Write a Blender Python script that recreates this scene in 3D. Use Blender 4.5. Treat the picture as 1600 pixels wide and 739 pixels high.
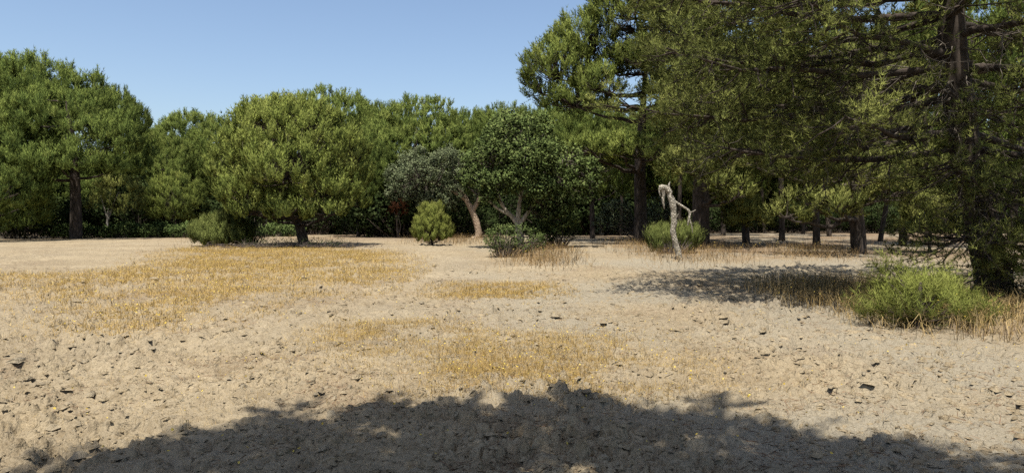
import bpy, math, random
import numpy as np

# ------------------------------------------------------------------ camera, sky, sun, exposure
for o in list(bpy.data.objects):
    bpy.data.objects.remove(o)
scene = bpy.context.scene
COL = scene.collection
F, CX, CY, HOR, CAMH = 1100.0, 800.0, 369.5, 338.0, 1.6       # pixels of the 1600 wide photograph
PITCH = math.atan((CY - HOR) / F)
cam_data = bpy.data.cameras.new('camera')
cam = bpy.data.objects.new('camera', cam_data)
COL.objects.link(cam)
cam.location = (0, 0, CAMH)
cam.rotation_euler = (math.pi / 2 - PITCH, 0, 0)
cam_data.sensor_width = 36
cam_data.lens = 36 * F / 1600
cam_data.clip_start = 0.05
cam_data.clip_end = 5000
scene.camera = cam

SUNV = np.array([-0.09, -0.36, 1.0])                          # towards the sun
SUN_EL = math.atan2(SUNV[2], math.hypot(SUNV[0], SUNV[1]))
SUN_AZ = math.atan2(SUNV[0], SUNV[1])
world = bpy.data.worlds.new('World')
scene.world = world
world.use_nodes = True
wn = world.node_tree
for n in list(wn.nodes):
    wn.nodes.remove(n)
sky = wn.nodes.new('ShaderNodeTexSky')
sky.sky_type = 'NISHITA'
sky.sun_disc = False
sky.sun_elevation = SUN_EL
sky.sun_rotation = SUN_AZ
sky.altitude = 50
sky.air_density = 1.0
sky.dust_density = 1.7
sky.ozone_density = 1.5
bg = wn.nodes.new('ShaderNodeBackground')
bg.inputs['Strength'].default_value = 0.092
wo = wn.nodes.new('ShaderNodeOutputWorld')
wn.links.new(sky.outputs[0], bg.inputs[0])
wn.links.new(bg.outputs[0], wo.inputs[0])
sun_data = bpy.data.lights.new('sun', 'SUN')
sun_data.energy = 4.8
sun_data.angle = math.radians(0.53)
sun_data.color = (1.0, 0.945, 0.85)
sun = bpy.data.objects.new('sun', sun_data)
COL.objects.link(sun)
sun.rotation_euler = (math.pi / 2 - SUN_EL, 0, math.atan2(SUNV[1], SUNV[0]) + math.pi / 2)
sun.location = (-5, -15, 40)
vs = scene.view_settings
vs.view_transform = 'Standard'
vs.look = 'None'
vs.exposure = 0.9
vs.gamma = 1.0
scene.cycles.use_denoising = False
scene.cycles.max_bounces = 8
scene.cycles.diffuse_bounces = 5
scene.cycles.transmission_bounces = 3
scene.cycles.transparent_max_bounces = 4
scene.cycles.caustics_reflective = False
scene.cycles.caustics_refractive = False

R = np.random.default_rng(11)

# ------------------------------------------------------------------ pixel helpers
def ray(x, y):
    dx, dz = (x - CX) / F, -(y - CY) / F
    c, s = math.cos(PITCH), math.sin(PITCH)
    return np.array([dx, c + dz * s, -s + dz * c])
def at(x, y, d):                        # the point seen at pixel x, y at depth d metres
    r = ray(x, y)
    p = r * (d / r[1])
    p[2] += CAMH
    return p
def on_ground(x, y):
    r = ray(x, y)
    t = CAMH / -r[2]
    p = r * t
    return float(p[0]), float(p[1])

# ------------------------------------------------------------------ noise
def h2(ix, iy, seed):
    with np.errstate(over='ignore'):
        h = (ix.astype(np.int64) * 374761393 + iy.astype(np.int64) * 668265263 + seed * 974711) & 0xffffffff
        h = ((h ^ (h >> 13)) * 1274126177) & 0xffffffff
        h = ((h ^ (h >> 15)) * 2246822519) & 0xffffffff
        return ((h ^ (h >> 16)) & 0xffffff) / float(0xffffff)
def vnoise(x, y, seed=0):
    ix, iy = np.floor(x), np.floor(y)
    fx, fy = x - ix, y - iy
    fx = fx * fx * (3 - 2 * fx); fy = fy * fy * (3 - 2 * fy)
    a, b = h2(ix, iy, seed), h2(ix + 1, iy, seed)
    c, d = h2(ix, iy + 1, seed), h2(ix + 1, iy + 1, seed)
    return (a + (b - a) * fx) * (1 - fy) + (c + (d - c) * fx) * fy
def fbm(x, y, seed=0, oct=4):
    s, a, t = 0, 0.5, 0
    for k in range(oct):
        s = s + a * vnoise(x * 2 ** k, y * 2 ** k, seed + k * 17); t += a; a *= 0.5
    return s / t
def worley(x, y, seed):                 # F1, F2, cell random, offset to the cell point
    ix, iy = np.floor(x), np.floor(y)
    f1 = np.full(x.shape, 9.0); f2 = np.full(x.shape, 9.0)
    cid = np.zeros(x.shape); ox = np.zeros(x.shape); oy = np.zeros(x.shape); tx = np.zeros(x.shape)
    for i in (-1, 0, 1):
        for j in (-1, 0, 1):
            cx, cy = ix + i, iy + j
            px = cx + h2(cx, cy, seed) - x
            py = cy + h2(cx, cy, seed + 5) - y
            d = np.sqrt(px * px + py * py)
            m = d < f1
            f2 = np.where(m, f1, np.minimum(f2, d))
            f1 = np.where(m, d, f1)
            cid = np.where(m, h2(cx, cy, seed + 9), cid)
            tx = np.where(m, h2(cx, cy, seed + 13), tx)
            ox = np.where(m, px, ox); oy = np.where(m, py, oy)
    return f1, f2, cid, tx, ox, oy
def low(x, y):                          # the broad swell of the ground
    x = np.asarray(x, float); y = np.asarray(y, float)
    return (fbm(x / 9 + 3, y / 9 + 7, 3, 2) - 0.5) * 0.16 * np.clip((np.hypot(x, y) - 2) / 6, 0, 1)
def lowf(x, y):
    return float(low(np.array([x]), np.array([y]))[0])
def relief(x, y):                       # clods, plates and cracks of the dried soil
    wx = (fbm(x * 3, y * 3, 41, 3) - 0.5) * 0.35
    wy = (fbm(x * 3, y * 3, 47, 3) - 0.5) * 0.35
    xx, yy = x + wx, y + wy
    rough = np.clip(fbm(x / 1.7, y / 1.7, 61, 3) * 2.4 - 0.6, 0.45, 1.25)
    z = (fbm(x * 0.9, y * 0.9, 71, 3) - 0.5) * 0.09
    for sc, amp, sd in ((0.40, 0.050, 101), (0.17, 0.052, 131), (0.085, 0.028, 171)):
        f1, f2, cid, tx, ox, oy = worley(xx / sc, yy / (sc * 0.8), sd)
        edge = np.clip((f2 - f1) / 0.22, 0, 1)
        plate = (cid ** 2.2) * 1.5 - 0.45 + (tx - 0.5) * 1.3 * ox + (cid - 0.5) * 1.3 * oy
        z = z + amp * rough * (plate * (0.25 + 0.75 * edge) - (1 - edge) * 0.55)
    z = z + (fbm(x * 9, y * 9, 91, 4) - 0.5) * 0.06 * rough
    # deep holes
    f1, f2, cid, tx, ox, oy = worley(x / 0.8, y / 0.8, 301)
    z = z - 0.06 * np.clip(1 - f1 / 0.07, 0, 1) * (cid > 0.6)
    return z

# ------------------------------------------------------------------ materials
def mat(name):
    m = bpy.data.materials.new(name)
    m.use_nodes = True
    nt = m.node_tree
    for n in list(nt.nodes):
        nt.nodes.remove(n)
    out = nt.nodes.new('ShaderNodeOutputMaterial')
    return m, nt, out
def ramp(nt, stops):
    r = nt.nodes.new('ShaderNodeValToRGB')
    while len(r.color_ramp.elements) < len(stops):
        r.color_ramp.elements.new(0.5)
    for e, (p, c) in zip(r.color_ramp.elements, stops):
        e.position = p; e.color = (*c, 1)
    return r
def foliage_mat(name, c0, c1, c2, transl=0.3, rough=0.6):
    m, nt, out = mat(name)
    a = nt.nodes.new('ShaderNodeAttribute'); a.attribute_name = 'tint'
    oi = nt.nodes.new('ShaderNodeObjectInfo')
    ad = nt.nodes.new('ShaderNodeMath'); ad.operation = 'MULTIPLY_ADD'
    ad.inputs[1].default_value = 0.22; ad.use_clamp = True
    nt.links.new(oi.outputs['Random'], ad.inputs[0])
    sub = nt.nodes.new('ShaderNodeMath'); sub.operation = 'SUBTRACT'; sub.inputs[1].default_value = 0.11
    nt.links.new(a.outputs['Fac'], sub.inputs[0])
    nt.links.new(sub.outputs[0], ad.inputs[2])
    r = ramp(nt, [(0.0, c0), (0.5, c1), (1.0, c2)])
    nt.links.new(ad.outputs[0], r.inputs[0])
    fa = nt.nodes.new('ShaderNodeAttribute'); fa.attribute_name = 'leaf_normal'
    vt = nt.nodes.new('ShaderNodeVectorTransform'); vt.vector_type = 'NORMAL'; vt.convert_from = 'OBJECT'; vt.convert_to = 'WORLD'
    nt.links.new(fa.outputs['Vector'], vt.inputs[0])
    b = nt.nodes.new('ShaderNodeBsdfDiffuse')
    t = nt.nodes.new('ShaderNodeBsdfTranslucent')
    mx = nt.nodes.new('ShaderNodeMixShader'); mx.inputs[0].default_value = transl
    nt.links.new(r.outputs[0], b.inputs['Color']); nt.links.new(r.outputs[0], t.inputs[0])
    nt.links.new(vt.outputs[0], b.inputs['Normal'])
    nt.links.new(b.outputs[0], mx.inputs[1]); nt.links.new(t.outputs[0], mx.inputs[2])
    nt.links.new(mx.outputs[0], out.inputs[0])
    return m
def bark_mat(name, dark, light, scale=6.0, bump=0.6, stretch=0.3):
    m, nt, out = mat(name)
    tc = nt.nodes.new('ShaderNodeTexCoord')
    mp = nt.nodes.new('ShaderNodeMapping'); mp.inputs['Scale'].default_value = (1, 1, stretch)
    nt.links.new(tc.outputs['Object'], mp.inputs[0])
    v = nt.nodes.new('ShaderNodeTexVoronoi'); v.feature = 'DISTANCE_TO_EDGE'; v.inputs['Scale'].default_value = scale
    n = nt.nodes.new('ShaderNodeTexNoise'); n.inputs['Scale'].default_value = scale * 2.2; n.inputs['Detail'].default_value = 6
    nt.links.new(mp.outputs[0], v.inputs['Vector']); nt.links.new(mp.outputs[0], n.inputs['Vector'])
    mm = nt.nodes.new('ShaderNodeMath'); mm.operation = 'MULTIPLY_ADD'; mm.inputs[1].default_value = 1.6
    nt.links.new(v.outputs[0], mm.inputs[0]); nt.links.new(n.outputs['Fac'], mm.inputs[2])
    r = ramp(nt, [(0.35, dark), (0.95, light)])
    nt.links.new(mm.outputs[0], r.inputs[0])
    bp = nt.nodes.new('ShaderNodeBump'); bp.inputs['Strength'].default_value = bump; bp.inputs['Distance'].default_value = 0.04
    nt.links.new(mm.outputs[0], bp.inputs['Height'])
    b = nt.nodes.new('ShaderNodeBsdfPrincipled'); b.inputs['Roughness'].default_value = 0.9
    b.inputs['Specular IOR Level'].default_value = 0.15
    nt.links.new(r.outputs[0], b.inputs['Base Color']); nt.links.new(bp.outputs[0], b.inputs['Normal'])
    nt.links.new(b.outputs[0], out.inputs[0])
    return m

M = {}
M['pine'] = foliage_mat('pine_needles', (0.155, 0.2, 0.055), (0.275, 0.322, 0.08), (0.385, 0.412, 0.122), 0.40, 0.5)
M['pine_far'] = foliage_mat('pine_needles_deep', (0.12, 0.172, 0.05), (0.21, 0.265, 0.067), (0.31, 0.35, 0.1), 0.38, 0.5)
M['pine_dry'] = foliage_mat('pine_needles_olive', (0.185, 0.212, 0.066), (0.305, 0.328, 0.094), (0.425, 0.425, 0.145), 0.40, 0.5)
M['young'] = foliage_mat('young_needles', (0.18, 0.212, 0.052), (0.275, 0.305, 0.075), (0.37, 0.385, 0.12), 0.32, 0.5)
M['grey_oak'] = foliage_mat('grey_green_leaves', (0.12, 0.148, 0.078), (0.18, 0.21, 0.112), (0.26, 0.288, 0.165), 0.18, 0.5)
M['oak'] = foliage_mat('oak_leaves', (0.072, 0.104, 0.036), (0.14, 0.185, 0.06), (0.235, 0.27, 0.1), 0.22, 0.45)
M['bramble'] = foliage_mat('bramble_leaves', (0.055, 0.085, 0.028), (0.1, 0.14, 0.044), (0.165, 0.2, 0.07), 0.25, 0.5)
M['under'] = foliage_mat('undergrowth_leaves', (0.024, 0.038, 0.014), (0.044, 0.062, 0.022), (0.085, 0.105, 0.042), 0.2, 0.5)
M['broom'] = foliage_mat('broom_stems', (0.12, 0.145, 0.045), (0.19, 0.22, 0.064), (0.265, 0.28, 0.1), 0.2, 0.6)
M['rust'] = foliage_mat('dead_needles', (0.16, 0.065, 0.035), (0.28, 0.12, 0.065), (0.38, 0.20, 0.12), 0.25, 0.8)
M['straw'] = foliage_mat('dry_straw', (0.27, 0.18, 0.075), (0.39, 0.28, 0.125), (0.51, 0.4, 0.215), 0.3, 0.7)
M['gold'] = foliage_mat('golden_straw', (0.3, 0.19, 0.062), (0.44, 0.305, 0.11), (0.57, 0.44, 0.205), 0.3, 0.7)
M['red_straw'] = foliage_mat('ruddy_straw', (0.215, 0.135, 0.062), (0.335, 0.23, 0.112), (0.45, 0.335, 0.185), 0.3, 0.7)
M['petal'] = foliage_mat('yellow_petals', (0.46, 0.33, 0.06), (0.56, 0.42, 0.08), (0.62, 0.5, 0.14), 0.3, 0.6)
M['twig'] = bark_mat('dry_twigs', (0.055, 0.046, 0.038), (0.15, 0.13, 0.105), 9, 0.3)
M['dark_twig'] = bark_mat('dark_twigs', (0.035, 0.028, 0.024), (0.11, 0.09, 0.075), 9, 0.3)
M['bark'] = bark_mat('pine_bark', (0.020, 0.016, 0.013), (0.062, 0.049, 0.040), 5, 0.9)
M['pale_bark'] = bark_mat('pale_bark', (0.10, 0.088, 0.070), (0.31, 0.28, 0.23), 7, 0.6)
M['cork'] = bark_mat('cork_bark', (0.11, 0.097, 0.076), (0.37, 0.335, 0.27), 14, 0.9, 0.6)
M['grey_cork'] = bark_mat('brown_cork', (0.12, 0.085, 0.060), (0.34, 0.26, 0.18), 8, 0.9, 0.6)

def soil(name, clod=False):
    m, nt, out = mat(name)
    tc = nt.nodes.new('ShaderNodeTexCoord')
    def noise(scale, detail, rough=0.6):
        n = nt.nodes.new('ShaderNodeTexNoise'); n.inputs['Scale'].default_value = scale
        n.inputs['Detail'].default_value = detail; n.inputs['Roughness'].default_value = rough
        nt.links.new(tc.outputs['Object'], n.inputs['Vector'])
        return n
    a, b_, c = noise(0.35, 5), noise(5.5, 6, 0.7), noise(55, 5, 0.7)
    r1 = ramp(nt, [(0.30, (0.246, 0.198, 0.132)), (0.52, (0.306, 0.250, 0.166)), (0.72, (0.362, 0.300, 0.204))])
    nt.links.new(a.outputs['Fac'], r1.inputs[0])
    r2 = ramp(nt, [(0.28, (0.60, 0.56, 0.50)), (0.50, (0.95, 0.94, 0.92)), (0.75, (1.12, 1.10, 1.06))])
    nt.links.new(b_.outputs['Fac'], r2.inputs[0])
    mu = nt.nodes.new('ShaderNodeMix'); mu.data_type = 'RGBA'; mu.blend_type = 'MULTIPLY'; mu.inputs[0].default_value = 1
    nt.links.new(r1.outputs[0], mu.inputs[6]); nt.links.new(r2.outputs[0], mu.inputs[7])
    # needle litter and greyer crust, by place
    at_ = nt.nodes.new('ShaderNodeAttribute'); at_.attribute_name = 'litter'
    rl = ramp(nt, [(0.30, (0.110, 0.070, 0.044)), (0.55, (0.180, 0.126, 0.082)), (0.75, (0.245, 0.192, 0.132))])
    nt.links.new(b_.outputs['Fac'], rl.inputs[0])
    m2 = nt.nodes.new('ShaderNodeMix'); m2.data_type = 'RGBA'
    nt.links.new(at_.outputs['Fac'], m2.inputs[0]); nt.links.new(mu.outputs[2], m2.inputs[6]); nt.links.new(rl.outputs[0], m2.inputs[7])
    ag = nt.nodes.new('ShaderNodeAttribute'); ag.attribute_name = 'crust'
    m3 = nt.nodes.new('ShaderNodeMix'); m3.data_type = 'RGBA'; m3.inputs[7].default_value = (0.258, 0.226, 0.168, 1)
    nt.links.new(ag.outputs['Fac'], m3.inputs[0]); nt.links.new(m2.outputs[2], m3.inputs[6])
    r4 = ramp(nt, [(0.30, (0.72, 0.70, 0.66)), (0.55, (1, 1, 1))])
    nt.links.new(c.outputs['Fac'], r4.inputs[0])
    m4 = nt.nodes.new('ShaderNodeMix'); m4.data_type = 'RGBA'; m4.blend_type = 'MULTIPLY'; m4.inputs[0].default_value = 1
    nt.links.new(m3.outputs[2], m4.inputs[6]); nt.links.new(r4.outputs[0], m4.inputs[7])
    add = nt.nodes.new('ShaderNodeMath'); add.operation = 'MULTIPLY_ADD'; add.inputs[1].default_value = 0.35
    nt.links.new(c.outputs['Fac'], add.inputs[0])
    c2 = noise(16, 6, 0.7); nt.links.new(c2.outputs['Fac'], add.inputs[2])
    wv = nt.nodes.new('ShaderNodeVectorMath'); wv.operation = 'MULTIPLY_ADD'; wv.inputs[1].default_value = (0.12, 0.12, 0.12)
    nt.links.new(b_.outputs['Color'], wv.inputs[0]); nt.links.new(tc.outputs['Object'], wv.inputs[2])
    hsum = add.outputs[0]
    for vsc, k_ in ((8.0, 1.3), (19.0, 0.7), (41.0, 0.35)):
        vo = nt.nodes.new('ShaderNodeTexVoronoi'); vo.feature = 'F1'; vo.inputs['Scale'].default_value = vsc
        nt.links.new(wv.outputs[0], vo.inputs['Vector'])
        vm = nt.nodes.new('ShaderNodeMath'); vm.operation = 'MULTIPLY_ADD'; vm.inputs[1].default_value = -k_
        nt.links.new(vo.outputs['Distance'], vm.inputs[0]); nt.links.new(hsum, vm.inputs[2]); hsum = vm.outputs[0]
    bp = nt.nodes.new('ShaderNodeBump'); bp.inputs['Strength'].default_value = 0.8; bp.inputs['Distance'].default_value = 0.042
    nt.links.new(hsum, bp.inputs['Height'])
    b = nt.nodes.new('ShaderNodeBsdfPrincipled'); b.inputs['Roughness'].default_value = 0.95
    b.inputs['Specular IOR Level'].default_value = 0.1
    nt.links.new(m4.outputs[2], b.inputs['Base Color']); nt.links.new(bp.outputs[0], b.inputs['Normal'])
    nt.links.new(b.outputs[0], out.inputs[0])
    return m
M['soil'] = soil('dry_clay_soil')

# ------------------------------------------------------------------ mesh helpers
def make_mesh(name, V, faces, n, material, tint=None, smooth=False, extra=None, fn=None):
    """V (k,3); faces flat index array of n-gons"""
    V = np.ascontiguousarray(V, np.float32); faces = np.ascontiguousarray(faces, np.int32).ravel()
    me = bpy.data.meshes.new(name)
    nf = len(faces) // n
    me.vertices.add(len(V)); me.vertices.foreach_set('co', V.ravel())
    me.loops.add(len(faces)); me.loops.foreach_set('vertex_index', faces)
    me.polygons.add(nf)
    me.polygons.foreach_set('loop_start', np.arange(0, nf * n, n, dtype=np.int32))
    if smooth:
        me.polygons.foreach_set('use_smooth', np.ones(nf, bool))
    if tint is not None:
        a = me.attributes.new('tint', 'FLOAT', 'POINT'); a.data.foreach_set('value', np.ascontiguousarray(tint, np.float32))
    if fn is not None:
        a = me.attributes.new('leaf_normal', 'FLOAT_VECTOR', 'POINT'); a.data.foreach_set('vector', np.ascontiguousarray(fn, np.float32).ravel())
    for k, v in (extra or {}).items():
        a = me.attributes.new(k, 'FLOAT', 'POINT'); a.data.foreach_set('value', np.ascontiguousarray(v, np.float32))
    me.update(calc_edges=True)
    me.materials.append(material)
    return me
def link(name, data, parent=None, loc=(0, 0, 0)):
    o = bpy.data.objects.new(name, data)
    COL.objects.link(o)
    o.location = [float(c) for c in loc]
    o.parent = parent
    return o
def tag(o, label=None, cat=None, group=None, kind=None):
    if label: o['label'] = label
    if cat: o['category'] = cat
    if group: o['group'] = group
    if kind: o['kind'] = kind
    return o
def thing(name, label, cat, loc, group=None, rz=0.0, sc=1.0):
    o = link(name, None, None, loc)
    o.empty_display_size = 0.2
    o.rotation_euler = (0, 0, rz); o.scale = (sc, sc, sc)
    return tag(o, label, cat, group)
def copy_tree(src, loc, rz, sc, label, group=None, tilt=(0, 0)):
    c = src.copy(); COL.objects.link(c)
    c.location = [float(v) for v in loc]; c.rotation_euler = (tilt[0], tilt[1], rz)
    c.scale = sc if hasattr(sc, '__len__') else (sc, sc, sc)
    c['label'] = label
    if group: c['group'] = group
    for ch in src.children:
        d = ch.copy(); COL.objects.link(d); d.parent = c
        for g in ch.children:
            e = g.copy(); COL.objects.link(e); e.parent = d
    return c
def norm(v):
    v = np.asarray(v, float)
    return v / np.maximum(np.linalg.norm(v, axis=-1, keepdims=True), 1e-9)
def smooth_path(pts, rad, n):
    pts = np.asarray(pts, float); rad = np.asarray(rad, float)
    t = np.linspace(0, len(pts) - 1, n)
    i = np.clip(np.floor(t).astype(int), 0, len(pts) - 2); f = (t - i)[:, None]
    P = lambda k: pts[np.clip(k, 0, len(pts) - 1)]
    p0, p1, p2, p3 = P(i - 1), P(i), P(i + 1), P(i + 2)
    q = 0.5 * (2 * p1 + (p2 - p0) * f + (2 * p0 - 5 * p1 + 4 * p2 - p3) * f ** 2 + (3 * p1 - p0 - 3 * p2 + p3) * f ** 3)
    return q, rad[i] * (1 - f[:, 0]) + rad[np.clip(i + 1, 0, len(rad) - 1)] * f[:, 0]
class Tubes:
    def __init__(s): s.V = []; s.F = []; s.n = 0
    def add(s, pts, rad, sides=6, bump=0.0):
        pts = np.asarray(pts, float); rad = np.asarray(rad, float)
        n = len(pts)
        tan = norm(np.gradient(pts, axis=0))
        ref = np.array([0.31, 0.95, 0.05]) if abs(tan[0] @ np.array([0.31, 0.95, 0.05])) < 0.9 else np.array([1.0, 0, 0])
        u = norm(np.cross(tan, ref)); w = np.cross(tan, u)
        a = np.linspace(0, 2 * np.pi, sides, endpoint=False)
        rr = rad[:, None] * (1 + bump * (R.random((n, sides)) - 0.5) * 2)
        ring = pts[:, None] + rr[..., None] * (np.cos(a)[None, :, None] * u[:, None] + np.sin(a)[None, :, None] * w[:, None])
        V = np.concatenate([ring.reshape(-1, 3), pts[-1:] + tan[-1] * rad[-1]])
        i = np.arange(n - 1)[:, None] * sides; j = np.arange(sides)[None]; k = (j + 1) % sides
        A, B, C, D = i + j, i + k, i + sides + k, i + sides + j
        q = np.stack([A, B, C, A, C, D], -1).reshape(-1, 3)
        top = (n - 1) * sides
        cap = np.stack([top + np.arange(sides), top + (np.arange(sides) + 1) % sides, np.full(sides, n * sides)], -1)
        s.V.append(V); s.F.append(np.concatenate([q, cap]) + s.n); s.n += len(V)
        return s
    def mesh(s, name, material):
        return make_mesh(name, np.concatenate(s.V), np.concatenate(s.F), 3, material, smooth=True)
def branch_path(a, b, sag=0.0, n=5, wob=0.06):
    a, b = np.asarray(a, float), np.asarray(b, float)
    t = np.linspace(0, 1, n)[:, None]
    L = np.linalg.norm(b - a)
    p = a + (b - a) * t
    p[:, 2] -= (sag * L * np.sin(np.pi * t[:, 0]))
    j = (R.random((n, 3)) - 0.5) * wob * L
    j[0] = 0; j[-1] = 0
    return p + j
def perp(d):
    r = R.normal(size=d.shape)
    r -= (r * d).sum(-1, keepdims=True) * d
    return norm(r)
def needles(C, A, tint, m, length, width, spread=0.9, O=None):
    """tufts at C with axis A: m thin needles each (triangles)"""
    n = len(C)
    C = np.repeat(C, m, 0); A = np.repeat(A, m, 0); T = np.repeat(tint, m)
    s = R.uniform(0.35, 1.0, (n * m, 1)) * spread
    D = norm(A * (1.05 - 0.55 * s) + perp(A) * s)
    L = length * R.uniform(0.65, 1.15, (n * m, 1))
    W = perp(D) * width * 0.5
    b = C + D * L * 0.06
    V = np.stack([b - W, b + W, C + D * L], 1).reshape(-1, 3)
    T = np.repeat(np.clip(T + R.normal(0, 0.07, n * m), 0, 1), 3)
    if O is None: fn = norm(D * 0.8 + A * 0.45)
    else: fn = norm(np.repeat(O, m, 0) * 1.0 + D * 0.45)
    FN = np.repeat(fn, 3, 0)
    return V, np.arange(len(V)), T, FN
def leaves(C, A, tint, length, width):
    """one folded leaf quad per centre"""
    n = len(C)
    D = norm(A + R.normal(0, 0.7, (n, 3)))
    W = perp(D) * width * R.uniform(0.6, 1.1, (n, 1)) * 0.5
    L = D * length * R.uniform(0.6, 1.15, (n, 1))
    V = np.stack([C, C + L * 0.5 - W, C + L, C + L * 0.5 + W], 1).reshape(-1, 3)
    f = (np.arange(n)[:, None] * 4 + np.array([0, 1, 2, 0, 2, 3])).ravel()
    FN = np.repeat(norm(A + D * 0.25 + R.normal(0, 0.25, (n, 3))), 4, 0)
    return V, f, np.repeat(np.clip(tint + R.normal(0, 0.1, n), 0, 1), 4), FN

# lobes: rows (cx, cy, cz, rx, ry, rz). Points on the outer skin of the union of lobes
def skin(lobes, spacing, low_cut=-0.45, inner=0.80):
    lobes = np.asarray(lobes, float)
    out_p, out_n, out_l = [], [], []
    for li, (cx, cy, cz, rx, ry, rz) in enumerate(lobes):
        area = 4 * np.pi * ((rx * ry) ** 1.6 / 3 + (rx * rz) ** 1.6 / 3 + (ry * rz) ** 1.6 / 3) ** (1 / 1.6)
        n = max(8, int(area / spacing ** 2 * 1.15))
        k = np.arange(n) + 0.5
        z = 1 - 2 * k / n; ph = k * 2.39996 + R.random() * 6
        d = np.stack([np.sqrt(1 - z * z) * np.cos(ph), np.sqrt(1 - z * z) * np.sin(ph), z], 1)
        d = norm(d + R.normal(0, 0.45 * spacing / max(rx, rz), (n, 3)))
        d = d[d[:, 2] > low_cut]
        rr = R.uniform(0.82, 1.10, (len(d), 1)) + (R.random((len(d), 1)) < 0.07) * 0.10
        p = np.array([cx, cy, cz]) + d * np.array([rx, ry, rz]) * rr
        nn = norm(d / np.array([rx, ry, rz]))
        keep = R.random(len(p)) > 0.10
        for lj, (ax, ay, az, bx, by, bz) in enumerate(lobes):
            if lj != li:
                q = (p - np.array([ax, ay, az])) / np.array([bx, by, bz])
                keep &= (q ** 2).sum(1) > inner ** 2
        out_p.append(p[keep]); out_n.append(nn[keep]); out_l.append(np.full(keep.sum(), li))
    return np.concatenate(out_p), np.concatenate(out_n), np.concatenate(out_l)

def pine_foliage(lobes, clump=0.75, per=14, tufts=5, m=7, nl=0.2, nw=0.026, plume=0.62, up=0.75, low_cut=-0.45, fill=0.15, spread=0.62):
    P, N, L = skin(lobes, clump, low_cut)
    n = len(P)
    if fill:                            # some shoots inside the crown
        k = int(n * fill)
        i = R.integers(0, n, k)
        ctr = np.asarray(lobes, float)[L[i], :3]
        P = np.concatenate([P, ctr + (P[i] - ctr) * R.uniform(0.5, 0.8, (k, 1))])
        N = np.concatenate([N, N[i]]); n += k
    ctint = np.clip(R.normal(0.45, 0.15, n), 0, 1)
    size = clump * R.uniform(0.7, 1.25, n)
    rep = lambda a: np.repeat(a, per, 0)
    dirs = norm(rep(N) * 0.9 + R.normal(0, 0.75, (n * per, 3)) + np.array([0, 0, up]))
    base = rep(P) + dirs * (rep(size) * R.uniform(0.0, 0.34, n * per))[:, None] - np.array([0, 0, plume * 0.35])
    pl = plume * R.uniform(0.55, 1.1, n * per)
    axis = norm(dirs * 0.6 + np.array([0, 0, up * 0.8]) + R.normal(0, 0.15, dirs.shape))
    ptint = np.clip(rep(ctint) + R.normal(0, 0.09, n * per), 0, 1)
    t = np.linspace(0.15, 1.0, tufts)
    C = (base[:, None] + axis[:, None] * (pl[:, None] * t[None])[..., None]).reshape(-1, 3)
    A = np.repeat(axis, tufts, 0)
    O = norm((C - np.repeat(rep(P), tufts, 0)) / np.repeat(rep(size), tufts)[:, None] + np.repeat(rep(N), tufts, 0) * 0.35 + np.array([0, 0, -0.15]))
    return needles(C, A, np.repeat(ptint, tufts), m, nl * 1.2, nw * 0.85, spread, O=O), P

def leaf_foliage(lobes, clump=0.5, per=40, ll=0.09, lw=0.055, low_cut=-0.7, fill=0.25, inner=0.8):
    P, N, L = skin(lobes, clump, low_cut, inner)
    n = len(P); k = int(n * fill); i = R.integers(0, n, k)
    ctr = np.asarray(lobes, float)[L[i], :3]
    P = np.concatenate([P, ctr + (P[i] - ctr) * R.uniform(0.45, 0.85, (k, 1))]); N = np.concatenate([N, N[i]]); n += k
    ctint = np.clip(R.normal(0.42, 0.17, n), 0, 1)
    size = clump * R.uniform(0.45, 0.95, n)
    d = norm(R.normal(size=(n * per, 3)) + np.repeat(N, per, 0) * 0.5)
    C = np.repeat(P, per, 0) + d * (np.repeat(size, per) * R.uniform(0.25, 1.0, n * per) ** 0.6)[:, None]
    return leaves(C, norm(d + np.array([0, 0, 0.4])), np.repeat(ctint, per), ll, lw), P
def fol_mesh(name, parts, material):
    V = []; Fc = []; T = []; N = []; k = 0
    for v, f, t, nn in parts:
        V.append(v); Fc.append(f + k); T.append(t); N.append(nn); k += len(v)
    return make_mesh(name, np.concatenate(V), np.concatenate(Fc), 3, material, np.concatenate(T), fn=np.concatenate(N))

def limbs_and_twigs(root, origin_path, lobes, clumps, r0, material, twig_material=None, each=True, sides=7, seed_frac=(0.45, 0.95)):
    """main limbs from the upper trunk to the lobes, thin branches from the limbs to the clumps"""
    op = np.asarray(origin_path, float)
    lobes = np.asarray(lobes, float)
    paths = []
    joined = Tubes()
    for i, l in enumerate(lobes):
        c = l[:3].copy(); c[2] -= l[5] * 0.25
        d = np.linalg.norm(op - c, axis=1) + np.maximum(0, op[:, 2] - c[2] + 0.4) * 3
        a = op[int(np.argmin(d))]
        p = branch_path(a, c, 0.06, 7, 0.05)
        ln = np.linalg.norm(c - a)
        r = max(0.04, r0 * min(1.0, 0.35 + ln / 9))
        rad = np.linspace(r, r * 0.3, 7)
        paths.append(p)
        if each:
            t = Tubes().add(p, rad, sides, 0.06)
            link('limb', t.mesh('limb', material), root)
        else:
            joined.add(p, rad, 5, 0.06)
    tw = Tubes()
    allp = np.concatenate([p[2:] for p in paths])
    for c in clumps:
        d = np.linalg.norm(allp - c, axis=1) + np.maximum(0, allp[:, 2] - c[2]) * 1.5
        a = allp[int(np.argmin(d))]
        if np.linalg.norm(a - c) > 0.3:
            tw.add(branch_path(a, c, 0.08, 4, 0.10), np.array([0.030, 0.022, 0.016, 0.008]) * (1 + np.linalg.norm(a - c) * 0.25), 4)
    return joined, tw, paths

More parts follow.
